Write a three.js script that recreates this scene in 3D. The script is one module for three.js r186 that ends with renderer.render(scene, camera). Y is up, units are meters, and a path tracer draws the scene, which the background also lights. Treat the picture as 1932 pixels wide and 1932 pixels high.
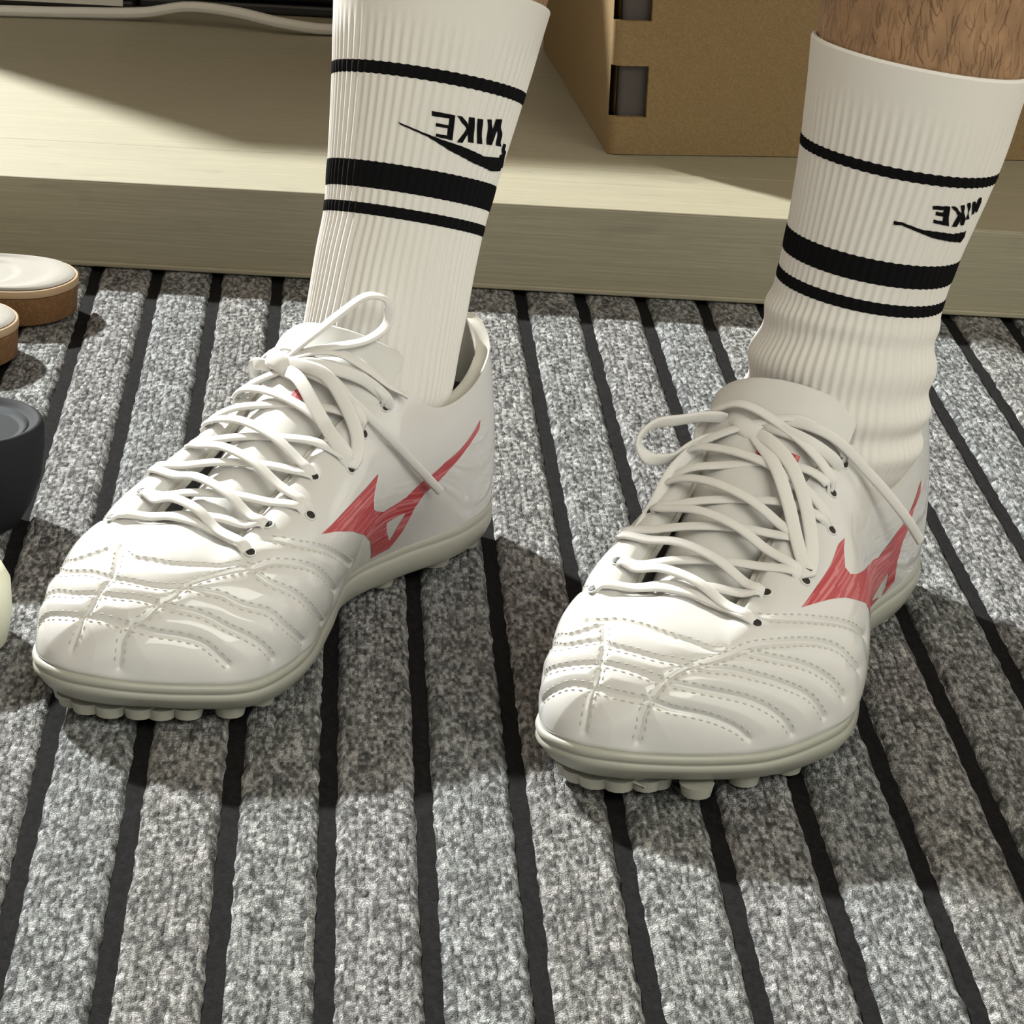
import * as THREE from 'three';
import { mergeGeometries } from 'three/addons/utils/BufferGeometryUtils.js';
import { RoundedBoxGeometry } from 'three/addons/geometries/RoundedBoxGeometry.js';
import { MarchingCubes } from 'three/addons/objects/MarchingCubes.js';
import { RectAreaLightUniformsLib } from 'three/addons/lights/RectAreaLightUniformsLib.js';

// ---------------------------------------------------------------- camera, light, exposure
const scene = new THREE.Scene();
scene.background = new THREE.Color(0x000000);
const camera = new THREE.PerspectiveCamera(19.923, 1, 0.05, 30);
camera.position.set(0, 0.445, 0);
camera.rotation.order = 'YXZ';
camera.rotation.set(-0.35767, 0, 0.045);
camera.updateMatrixWorld();
const renderer = new THREE.WebGLRenderer({ antialias: true });
renderer.toneMapping = THREE.LinearToneMapping;
renderer.toneMappingExposure = 1.22;
renderer.shadowMap.enabled = true;
RectAreaLightUniformsLib.init();
const KEY = { pos: [-2.3, 2.46, -3.9], size: [0.2, 0.2], spot: 170, color: [0.98, 1, 0.97] };
const FILLS = [  // added soft fill, an unseen lamp built as a ceiling panel
  { pos: [1.8, 2.46, 1.7], size: [2.8, 2.6], intensity: 2.2, color: [0.98, 1, 0.9] },
];

// ---------------------------------------------------------------- helpers
let seed = 7;
const rnd = () => { seed = (seed * 1664525 + 1013904223) >>> 0; return seed / 4294967296; };
const clamp = (x, a, b) => Math.min(b, Math.max(a, x));
const lerp = (a, b, t) => a + (b - a) * t;
const smooth = (a, b, x) => { const t = clamp((x - a) / (b - a), 0, 1); return t * t * (3 - 2 * t); };
const taken = {};
function numbered(n) { const k = taken[n] = (taken[n] ?? -1) + 1; return k ? n + '_' + String(k).padStart(3, '0') : n; }
function obj(name, geo, mat, parent) {
  const m = new THREE.Mesh(geo, mat); m.castShadow = m.receiveShadow = true;
  m.name = parent ? name : numbered(name); (parent ?? scene).add(m); return m;
}
function tag(o, label, category, group) { o.userData.label = label; if (category) o.userData.category = category; if (group) o.userData.group = group; return o; }
function thing(name, label, category, pos = [0, 0, 0], turn = 0, group) {
  const g = new THREE.Group(); g.name = numbered(name); g.position.set(...pos); g.rotation.y = turn; scene.add(g); return tag(g, label, category, group);
}
function struct(name, geo, mat) { const m = obj(name, geo, mat); m.userData.kind = 'structure'; return m; }
function box(w, h, d, x, y, z, r = 0.001) { const g = new RoundedBoxGeometry(w, h, d, 2, Math.min(r, w / 2.1, h / 2.1, d / 2.1)); g.translate(x, y, z); return g; }
function lin(r, g, b) { return new THREE.Color().setRGB(r, g, b); }
function std(color, rough, more = {}) { return new THREE.MeshPhysicalMaterial({ color, roughness: rough, ...more }); }
// a grid surface from fn(i/nu, j/nv) -> [x, y, z]
function gridGeo(nu, nv, fn, closed = false, flip = false) {
  const pos = [], uv = [], idx = [];
  for (let i = 0; i <= nu; i++) for (let j = 0; j <= nv; j++) { const p = fn(i / nu, j / nv); pos.push(p[0], p[1], p[2]); uv.push(p[3] ?? i / nu, p[4] ?? j / nv); }
  for (let i = 0; i < nu; i++) for (let j = 0; j < nv; j++) {
    const a = i * (nv + 1) + j, b = a + nv + 1;
    if (flip) idx.push(a, a + 1, b, b, a + 1, b + 1); else idx.push(a, b, a + 1, b, b + 1, a + 1);
  }
  const g = new THREE.BufferGeometry();
  g.setAttribute('position', new THREE.Float32BufferAttribute(pos, 3)); g.setAttribute('uv', new THREE.Float32BufferAttribute(uv, 2)); g.setIndex(idx); g.computeVertexNormals();
  if (closed) {
    const n = g.attributes.normal;
    for (let j = 0; j <= nv; j++) {
      const a = j, b = nu * (nv + 1) + j, v = new THREE.Vector3(n.getX(a) + n.getX(b), n.getY(a) + n.getY(b), n.getZ(a) + n.getZ(b)).normalize();
      n.setXYZ(a, v.x, v.y, v.z); n.setXYZ(b, v.x, v.y, v.z);
    }
  }
  return g;
}
const V = (p) => new THREE.Vector3(p[0], p[1], p[2]);
// a flat lace (or round cord when w = t) swept along points; `up` hints where its flat side faces
function sweep(points, w, t, opt = {}) {
  const curve = new THREE.CatmullRomCurve3(points.map(V), false, 'centripetal');
  const n = opt.n ?? Math.max(10, Math.round(curve.getLength() / 0.0022)), k = opt.k ?? 10, up0 = V(opt.up ?? [0, 1, 0]);
  const rows = [];
  for (let i = 0; i <= n; i++) {
    const c = curve.getPointAt(i / n), T = curve.getTangentAt(i / n);
    const up = typeof opt.upFn === 'function' ? V(opt.upFn(i / n, c)) : up0.clone();
    const side = new THREE.Vector3().crossVectors(T, up); if (side.length() < 0.05) side.set(0, 0, 1).cross(T); side.normalize();
    const nor = new THREE.Vector3().crossVectors(side, T).normalize();
    const tw = opt.twist ? opt.twist * i / n : 0, s2 = side.clone().multiplyScalar(Math.cos(tw)).addScaledVector(nor, Math.sin(tw)), n2 = nor.clone().multiplyScalar(Math.cos(tw)).addScaledVector(side, -Math.sin(tw));
    const e = opt.taper ? lerp(1, opt.taper, Math.pow(Math.abs(2 * i / n - 1), 6)) : 1;
    rows.push([c, s2, n2, e]);
  }
  return gridGeo(n, k, (a, b) => {
    const [c, s, m, e] = rows[Math.round(a * n)], th = -b * 2 * Math.PI, cs = Math.cos(th), sn = Math.sin(th);
    const x = Math.sign(cs) * Math.pow(Math.abs(cs), 0.7) * w / 2 * e, y = Math.sign(sn) * Math.pow(Math.abs(sn), 0.8) * t / 2 * e;
    return [c.x + s.x * x + m.x * y, c.y + s.y * x + m.y * y, c.z + s.z * x + m.z * y];
  });
}
// cut the outline `poly` (in surface parameters) into cells of size du x dv and lay the pieces on the surface `at(u, v)`
function patch(polys, du, dv, at) {
  const pos = [], uv = [], idx = [];
  for (const poly of polys) {
    const us = poly.map((p) => p[0]), vs = poly.map((p) => p[1]);
    const u0 = Math.floor(Math.min(...us) / du), u1 = Math.ceil(Math.max(...us) / du), v0 = Math.floor(Math.min(...vs) / dv), v1 = Math.ceil(Math.max(...vs) / dv);
    const cut = (pts, ax, val, sgn) => {
      const out = [];
      for (let i = 0; i < pts.length; i++) {
        const a = pts[i], b = pts[(i + 1) % pts.length], da = sgn * (a[ax] - val), db = sgn * (b[ax] - val);
        if (da >= 0) out.push(a);
        if ((da >= 0) !== (db >= 0)) { const t = da / (da - db); out.push([lerp(a[0], b[0], t), lerp(a[1], b[1], t)]); }
      }
      return out;
    };
    for (let i = u0; i < u1; i++) {
      const strip = cut(cut(poly, 0, i * du, 1), 0, (i + 1) * du, -1); if (strip.length < 3) continue;
      for (let j = v0; j < v1; j++) {
        const c = cut(cut(strip, 1, j * dv, 1), 1, (j + 1) * dv, -1); if (c.length < 3) continue;
        const tri = THREE.ShapeUtils.triangulateShape(c.map((p) => new THREE.Vector2(...p)), []), b = pos.length / 3;
        for (const p of c) { const q = at(p[0], p[1]); pos.push(...q); uv.push(p[0], p[1]); }
        for (const t of tri) idx.push(b + t[0], b + t[1], b + t[2]);
      }
    }
  }
  const g = new THREE.BufferGeometry();
  g.setAttribute('position', new THREE.Float32BufferAttribute(pos, 3)); g.setAttribute('uv', new THREE.Float32BufferAttribute(uv, 2)); g.setIndex(idx);
  return g;
}
function setNormals(g, nrm) { const p = g.attributes.uv, a = []; for (let i = 0; i < p.count; i++) a.push(...nrm(p.getX(i), p.getY(i))); g.setAttribute('normal', new THREE.Float32BufferAttribute(a, 3)); return g; }
function faceAlong(g) { // triangle winding follows the normals
  const p = g.attributes.position, n = g.attributes.normal, ix = g.index.array, a = new THREE.Vector3(), b = new THREE.Vector3(), c = new THREE.Vector3();
  for (let i = 0; i < ix.length; i += 3) {
    a.fromBufferAttribute(p, ix[i]); b.fromBufferAttribute(p, ix[i + 1]).sub(a); c.fromBufferAttribute(p, ix[i + 2]).sub(a); b.cross(c);
    if (b.x * n.getX(ix[i]) + b.y * n.getY(ix[i]) + b.z * n.getZ(ix[i]) < 0) { const t = ix[i + 1]; ix[i + 1] = ix[i + 2]; ix[i + 2] = t; }
  }
  return g;
}
// textures
function canvasTex(w, h, draw, srgb = true, rx = 1, ry = 1) {
  const c = document.createElement('canvas'); c.width = w; c.height = h; draw(c.getContext('2d'), w, h);
  const t = new THREE.CanvasTexture(c); t.wrapS = t.wrapT = THREE.RepeatWrapping; t.repeat.set(rx, ry); if (srgb) t.colorSpace = THREE.SRGBColorSpace; return t;
}
function dataTex(w, h, fn, srgb, rx = 1, ry = 1) { // fn(x, y) -> [r, g, b] 0..255
  const d = new Uint8Array(w * h * 4);
  for (let y = 0; y < h; y++) for (let x = 0; x < w; x++) { const c = fn(x, y), o = (y * w + x) * 4; d[o] = clamp(c[0], 0, 255); d[o + 1] = clamp(c[1], 0, 255); d[o + 2] = clamp(c[2], 0, 255); d[o + 3] = 255; }
  const t = new THREE.DataTexture(d, w, h); t.magFilter = THREE.LinearFilter; t.wrapS = t.wrapT = THREE.RepeatWrapping; t.repeat.set(rx, ry); if (srgb) t.colorSpace = THREE.SRGBColorSpace; t.needsUpdate = true; return t;
}
function noiseGrid(nx, ny) { const a = new Float32Array(nx * ny); for (let i = 0; i < a.length; i++) a[i] = rnd(); return (x, y) => { // tiling value noise
  const xi = Math.floor(x), yi = Math.floor(y), fx = x - xi, fy = y - yi, sx = fx * fx * (3 - 2 * fx), sy = fy * fy * (3 - 2 * fy), g = (i, j) => a[((j % ny + ny) % ny) * nx + ((i % nx + nx) % nx)];
  return lerp(lerp(g(xi, yi), g(xi + 1, yi), sx), lerp(g(xi, yi + 1), g(xi + 1, yi + 1), sx), sy); }; }

// ---------------------------------------------------------------- the room
const plaster = std(lin(0.55, 0.54, 0.52), 0.9);
const floorMat = std(lin(0.3, 0.22, 0.15), 0.5);
struct('floor', box(7.0, 0.1, 10.4, 0, -0.058, -1.2), floorMat);
struct('ceiling', box(7.0, 0.1, 10.4, 0, 2.55, -1.2), plaster);
struct('wall_left', box(0.1, 2.6, 10.4, -3.55, 1.25, -1.2), plaster);
struct('wall_right', box(0.1, 2.6, 10.4, 3.55, 1.25, -1.2), plaster);
struct('wall_back', box(7.0, 2.6, 0.1, 0, 1.25, -6.45), plaster);
struct('wall_front', box(7.0, 2.6, 0.1, 0, 1.25, 4.05), plaster);
function panelLight(L, label) {
  const t = thing('ceiling_light', label, 'ceiling light', [L.pos[0], L.pos[1], L.pos[2]]);
  const fm = std(lin(0.8, 0.8, 0.8), 0.5);
  const w = L.size[0], d = L.size[1], e = 0.012;
  obj('housing', mergeGeometries([box(w + 2 * e, 0.03, e, 0, 0.015, (d + e) / 2), box(w + 2 * e, 0.03, e, 0, 0.015, -(d + e) / 2), box(e, 0.03, d, (w + e) / 2, 0.015, 0), box(e, 0.03, d, -(w + e) / 2, 0.015, 0)]), fm, t);
  const g = new THREE.PlaneGeometry(w, d); g.rotateX(Math.PI / 2); g.translate(0, 0.012, 0);
  obj('diffuser', g, new THREE.MeshStandardMaterial({ color: 0xffffff, emissive: lin(...L.color), emissiveIntensity: 2 }), t);
  if (L.spot) { // a small lamp that throws clear shadows
    const l = new THREE.SpotLight(lin(...L.color), L.spot, 0, Math.PI / 2.7, 0.4, 2); l.position.set(0, -0.03, 0); t.add(l);
    l.target.position.set(-L.pos[0], -L.pos[1], -1.1 - L.pos[2]); l.target.name = 'aim'; t.add(l.target);
    l.castShadow = true; l.shadow.radius = 5; l.shadow.mapSize.set(2048, 2048); l.shadow.camera.near = 0.2; l.shadow.camera.far = 8; l.shadow.bias = -0.0005;
    return;
  }
  const l = new THREE.RectAreaLight(lin(...L.color), L.intensity, w, d); l.position.set(0, 0.004, 0); l.rotation.x = -Math.PI / 2; t.add(l);
}
panelLight(KEY, 'small square ceiling spotlight behind the platform');
FILLS.forEach((f) => panelLight(f, 'added fill light shaped as a large flat ceiling panel, in front of the mat'));

// ---------------------------------------------------------------- ribbed mat
{
  const ang = 0.0661, P = 0.0331, D = [-Math.sin(ang), -Math.cos(ang)], N = [Math.cos(ang), -Math.sin(ang)];
  const mat = thing('ribbed_mat', 'grey ribbed floor mat with narrow black grooves under both shoes', 'mat');
  // the knit: columns of heathered loops
  const looks = [0, 1, 2, 3].map((k) => {
    const W = 192, H = 1376, cols = 8, cw = W / cols, ph = 43, rows = H / ph;
    const heath = noiseGrid(16, 86), grain = noiseGrid(24, 64), fine = noiseGrid(96, 688), fibre = noiseGrid(192, 344), sway = noiseGrid(8, 32);
    const tone = Array.from({ length: cols * rows }, () => 0.6 + 0.7 * rnd()), shift = Array.from({ length: cols }, () => rnd() * ph);
    const loop = (x, y) => { // which loop of the knit, and where in it
      const xs = x / cw + 0.5 * (sway(x / 24, y / 43) - 0.5), c = clamp(Math.floor(xs), 0, cols - 1), dx = clamp((xs - c - 0.5) * 2, -1, 1);
      const r = (y + shift[c] + 9 * dx * dx + 10 * (sway(c + 0.5, y / 43) - 0.5)) / ph, id = ((Math.floor(r) % rows) + rows) % rows; return { c, id, dx, t: r - Math.floor(r) };
    };
    const tint = [[1, 1, 1], [0.985, 1, 1.005], [1, 0.995, 0.985], [0.99, 1, 0.995]][k];
    const map = dataTex(W, H, (x, y) => {
      const { c, id, t } = loop(x, y), a = tone[c * rows + id], b = tone[c * rows + (id + 1) % rows], m = lerp(a, b, smooth(0.7, 1, t));
      const v = 122 * (0.36 * m + 0.26 + 0.26 * heath(x / 12, y / 16) + 0.52 * smooth(0.1, 0.9, grain(x / 8, y / 21.5))) * (0.6 + 0.5 * fine(x / 2, y / 2) + 0.32 * fibre(x, y / 4)); return [v * tint[0], v * tint[1], v * tint[2]];
    }, true);
    const bmp = dataTex(W, H, (x, y) => { const { dx, t } = loop(x, y), v = 255 * clamp(Math.sqrt(1 - 0.92 * dx * dx) * (0.45 + 0.45 * Math.sin(Math.PI * Math.pow(t, 0.7))) + 0.5 * (fine(x / 2, y / 2) - 0.5), 0, 1); return [v, v, v]; }, false);
    return std(0xffffff, 0.95, { map, bumpMap: bmp, bumpScale: 0.0017, specularIntensity: 0.15 });
  });
  const z0 = -1.6;                       // near the platform ... behind the camera
  const len = 1.97, geos = [0, 1, 2].map((k) => {
    const ja = noiseGrid(330, 1), jb = noiseGrid(330, 1);
    return gridGeo(14, 330, (a, b) => {
      const s = (a - 0.5) * 2, wob = 0.0009 * ((s < 0 ? ja : jb)(b * 329.99, 0) - 0.5) * Math.abs(s) ** 3;
      const prof = Math.pow(1 - Math.pow(Math.abs(s), 14), 0.5);
      return [s * 0.0135 + wob, -0.0026 + 0.0026 * prof + 0.0003 * (jb(b * 329.99, 0) - 0.5) * prof, b * len, a, b * len / 0.196];
    }, false, true);
  });
  const dark = dataTex(64, 512, (() => { const n = noiseGrid(64, 512), m = noiseGrid(16, 64); return (x, y) => { const v = 15 + 16 * n(x, y) + 9 * m(x / 4, y / 8); return [v, v * 0.98, v]; }; })(), true);
  const base = gridGeo(2, 2, (a, b) => [(a - 0.5) * 0.96, -0.0025, b * len, a * 40, b * 12], false, true);
  const backing = mergeGeometries([base, (() => { const g = new THREE.BoxGeometry(0.96, 0.0053, len); g.translate(0, -0.0053, len / 2); return g; })()]);
  const put = (m, q, shiftEnd) => { // q across the stripes, laid along the stripe direction
    const zb = z0 - shiftEnd; const d = (zb + q * ang) / D[1];
    m.position.set(N[0] * q + D[0] * d, 0, N[1] * q + D[1] * d); m.rotation.y = ang;
  };
  const b = obj('backing', backing, std(0xffffff, 0.95, { map: dark, bumpMap: dark, bumpScale: 0.0008, specularIntensity: 0.1 }), mat); put(b, 0.0, 0);
  for (let i = -14; i < 14; i++) {
    const q = 0.001 + (i + 0.5) * P, m = obj('rib', geos[((i % 3) + 3) % 3], looks[((i * 5 % 4) + 4) % 4], mat);
    put(m, q, 0); m.position.z += 0;
  }
}

// ---------------------------------------------------------------- wooden platform
{
  const yaw = -0.0412, t = thing('wooden_platform', 'low pale wooden platform along the back edge of the mat', 'platform', [0, 0, -1.537], yaw);
  const wood = (kx, ky, dark) => {
    const a = noiseGrid(16, 256), b = noiseGrid(64, 512), c = noiseGrid(40, 40);
    const f = (x, y) => { const n = a(x / 64, y / 2.0), m = b(x / 16, y), s = c(x / 25, y / 12.8); return { n, m, s }; };
    const map = dataTex(1024, 512, (x, y) => { const { n, m, s } = f(x, y), v = 0.9 + 0.06 * n + 0.05 * m - (s > 0.8 ? dark * 0.35 * (s - 0.8) : 0); return [152 * v, 146 * v, 124 * v]; }, true, kx, ky);
    const bmp = dataTex(512, 512, (x, y) => { const { n, m } = f(x * 2, y), v = 120 + 60 * n + 60 * m; return [v, v, v]; }, false, kx, ky);
    return std(0xffffff, 0.55, { map, bumpMap: bmp, bumpScale: 0.0003, clearcoat: 0.1, clearcoatRoughness: 0.4 });
  };
  const uvm = (g, ax) => { const p = g.attributes.position, u = g.attributes.uv, n = g.attributes.normal; for (let i = 0; i < p.count; i++) u.setXY(i, p.getX(i) / 0.9, (Math.abs(n.getY(i)) > 0.6 ? p.getZ(i) : p.getY(i)) / 0.25 + ax); return g; };
  obj('front_rail', uvm(box(2.6, 0.0479, 0.087, 0, 0.02445, -0.0435, 0.0016), 0.3), wood(1, 1, 0.9), t);
  obj('bottom_lip', uvm(box(2.6, 0.003, 0.004, 0, 0.0022, 0.001, 0.001), 0.6), wood(1, 1, 0), t);
  obj('top_panel', uvm(box(2.6, 0.0545, 0.9, 0, 0.0208, -0.0875 - 0.45, 0.001), 0.1), wood(1, 1, 0.2), t);
}

// ---------------------------------------------------------------- things on the platform
const TOP = 0.0485;
{
  // cardboard box with slots that wrap its front left corner
  const t = thing('cardboard_box', 'brown cardboard box with dark slots on its corner, standing on the platform', 'box', [0.046, TOP, -1.662], 0.13);
  const nz = noiseGrid(128, 128), nf = noiseGrid(256, 256);
  const map = dataTex(512, 512, (x, y) => { const v = 0.9 + 0.12 * nz(x / 4, y / 4) + 0.1 * nf(x / 2, y / 2); return [126 * v, 106 * v, 75 * v]; }, true, 4, 4);
  const card = std(0xffffff, 0.85, { map, specularIntensity: 0.3 });
  const cardIn = std(lin(0.065, 0.055, 0.052), 0.9);
  const w = 0.36, d = 0.3, h = 0.3, th = 0.004;
  // front and left walls as one folded sheet with slot holes across the corner
  const slots = [[0.022, 0.052], [0.078, 0.110], [0.136, 0.168], [0.194, 0.226]];
  const wall = new THREE.Shape([[-d, 0.0], [w, 0.0], [w, h], [-d, h]].map((p) => new THREE.Vector2(...p)));
  const pieces = [];
  const rc = 0.006;
  const fold = (s, y, off) => { // s along the sheet, the corner at s = 0
    const L = rc * Math.PI / 4; let x, z, nx, nzz;
    if (s > L) { x = s - L + rc; z = 0; nx = 0; nzz = 1; } else if (s < -L) { x = 0; z = -(-s - L + rc); nx = -1; nzz = 0; }
    else { const a = (s + L) / (2 * L) * Math.PI / 2; nx = -Math.cos(a); nzz = Math.sin(a); x = rc + nx * rc; z = -rc + nzz * rc; }
    return [x - nx * off, y, z - nzz * off];
  };
  const strip = (s0, s1, y0, y1) => {
    const n = Math.max(2, Math.ceil((Math.min(s1, 0.02) - Math.max(s0, -0.02)) / 0.001)), ss = [];
    for (let i = 0; i <= n; i++) ss.push(lerp(Math.max(s0, -0.02), Math.min(s1, 0.02), i / n));
    if (s0 < -0.02) ss.unshift(s0); if (s1 > 0.02) ss.push(s1);
    const outline = [];
    const m = ss.length - 1;
    const q = (a, b) => { // around the section: outside, edge, inside, edge
      const s = ss[Math.round(a * m)], k = Math.round(b * 4), yy = [y0, y1, y1, y0, y0][k], off = [0, 0, th, th, 0][k]; const p = fold(s, yy, off); return [p[0], p[1], p[2], s * 3, yy * 3];
    };
    const g = gridGeo(m, 4, q).toNonIndexed(); g.computeVertexNormals(); return g;
  };
  const SA = -0.0035, SB = 0.0205;
  const ys = [0.0, ...slots.flat(), h];
  for (let i = 0; i < ys.length - 1; i++) {
    if (i % 2 === 0) pieces.push(strip(-d, w, ys[i], ys[i + 1]));
    else { pieces.push(strip(-d, SA, ys[i], ys[i + 1])); pieces.push(strip(SB, w, ys[i], ys[i + 1])); }
  }
  obj('folded_wall', mergeGeometries(pieces), card, t);
  const plain = (g) => g.toNonIndexed();
  obj('back_wall', box(w, h, th, w / 2, h / 2, -d + th / 2), card, t);
  obj('side_wall', box(th, h, d - 0.008, w - th / 2, h / 2, -d / 2 - 0.004), card, t);
  obj('lid', box(w + 0.002, th, d + 0.002, w / 2, h + th / 2, -d / 2), card, t);
  obj('inner_tray', box(w - 0.0096, h - 0.01, d - 0.0096, w / 2, h / 2, -d / 2, 0.004), cardIn, t);
}
{
  const t = thing('black_case', 'low wide black case behind the white cable, left of the striped sock', 'case', [-0.4175, TOP, -2.03], -0.04);
  const bm = std(lin(0.012, 0.012, 0.013), 0.35, { clearcoat: 0.2 });
  obj('shell', box(0.271, 0.42, 0.16, 0, 0.217, -0.08, 0.008), bm, t);
  obj('base_rim', box(0.275, 0.007, 0.164, 0, 0.0036, -0.08, 0.002), bm, t);
  obj('label_strip', box(0.19, 0.03, 0.0014, 0.036, 0.0185, 0.0027, 0.0005), std(lin(0.6, 0.58, 0.52), 0.5), t);
}
{
  const t = thing('black_case', 'tall black case behind the striped sock of the left leg, next to the cardboard box', 'case', [-0.158, TOP, -2.035], -0.04);
  const bm = std(lin(0.012, 0.012, 0.013), 0.35, { clearcoat: 0.2 });
  obj('shell', box(0.236, 0.62, 0.16, 0, 0.317, -0.08, 0.008), bm, t);
  obj('base_rim', box(0.24, 0.007, 0.164, 0, 0.0036, -0.08, 0.002), bm, t);
}
{
  const y = TOP + 0.0039, P = [[-0.62, y, -1.94], [-0.48, y, -1.97], [-0.372, y, -1.985], [-0.315, y, -1.991], [-0.268, y + 0.002, -1.992], [-0.238, y + 0.0075, -1.99], [-0.205, y + 0.007, -1.982], [-0.172, y + 0.003, -1.972], [-0.142, y, -1.972], [-0.1, y, -1.99], [-0.05, y, -2.01], [-0.015, y, -2.1], [-0.012, y, -2.32]];
  tag(obj('power_cable', sweep(P, 0.0076, 0.0076, { k: 12 }), std(lin(0.56, 0.54, 0.49), 0.45)), 'white power cable lying along the back of the wooden platform', 'cable');
}

// ---------------------------------------------------------------- sandals at the left edge (heels to the right)
function soleShape(L, wb, wh) { // heel at the origin, toe toward -x
  const s = new THREE.Shape(), pts = [];
  const st = [[0, 0], [0.004, 0.25], [0.014, 0.46], [0.04, 0.75], [0.08, 0.93], [0.14, 1], [0.25, 0.98], [0.45, 0.95], [0.6, 1.08], [0.75, 1.2], [0.88, 1.05], [0.96, 0.68], [0.99, 0.35], [1, 0]];
  for (const [a, b] of st) pts.push(new THREE.Vector2(-a * L, b * wh / 2));
  for (let i = st.length - 2; i > 0; i--) pts.push(new THREE.Vector2(-st[i][0] * L, -st[i][1] * wh / 2));
  const c = new THREE.CatmullRomCurve3(pts.map((p) => new THREE.Vector3(p.x, p.y, 0)), true, 'centripetal').getPoints(120);
  return c.map((p) => [p.x, p.y]);
}
function ringLoft(outline, levels, cap = true) { // levels: [y, inset] from bottom to top
  const cx = outline.reduce((a, p) => a + p[0], 0) / outline.length, n = outline.length - 1;
  const nrm = outline.map((p, i) => { const a = outline[(i + n - 1) % n], b = outline[(i + 1) % n]; const l = Math.hypot(b[0] - a[0], b[1] - a[1]) || 1; return [(b[1] - a[1]) / l, -(b[0] - a[0]) / l]; });
  const area = outline.reduce((s, p, i) => { const q = outline[(i + 1) % outline.length]; return s + p[0] * q[1] - q[0] * p[1]; }, 0), sg = area > 0 ? -1 : 1;
  const rings = levels.map(([y, ins]) => outline.map((p, i) => [p[0] + sg * nrm[i][0] * ins, y, p[1] + sg * nrm[i][1] * ins]));
  const all = cap ? [rings[0].map(() => [cx, levels[0][0], 0]), ...rings, rings[0].map(() => [cx, levels[levels.length - 1][0], 0])] : rings;
  const m = all.length - 1;
  return gridGeo(n, m, (a, b) => { const p = all[Math.round(b * m)][Math.round(a * n)]; return [p[0], p[1], p[2], p[0] * 8, p[2] * 8 + p[1] * 8]; }, true, area > 0);
}
function crease(g) { const q = g.toNonIndexed(); q.computeVertexNormals(); return q; }
function strapGeo(x0, x1, half, high, y0) { return gridGeo(16, 24, (a, b) => { const th = b * Math.PI, x = lerp(x0, x1, a); return [x, y0 + Math.sin(th) ** 0.8 * high, Math.cos(th) * half]; }); }
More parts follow.
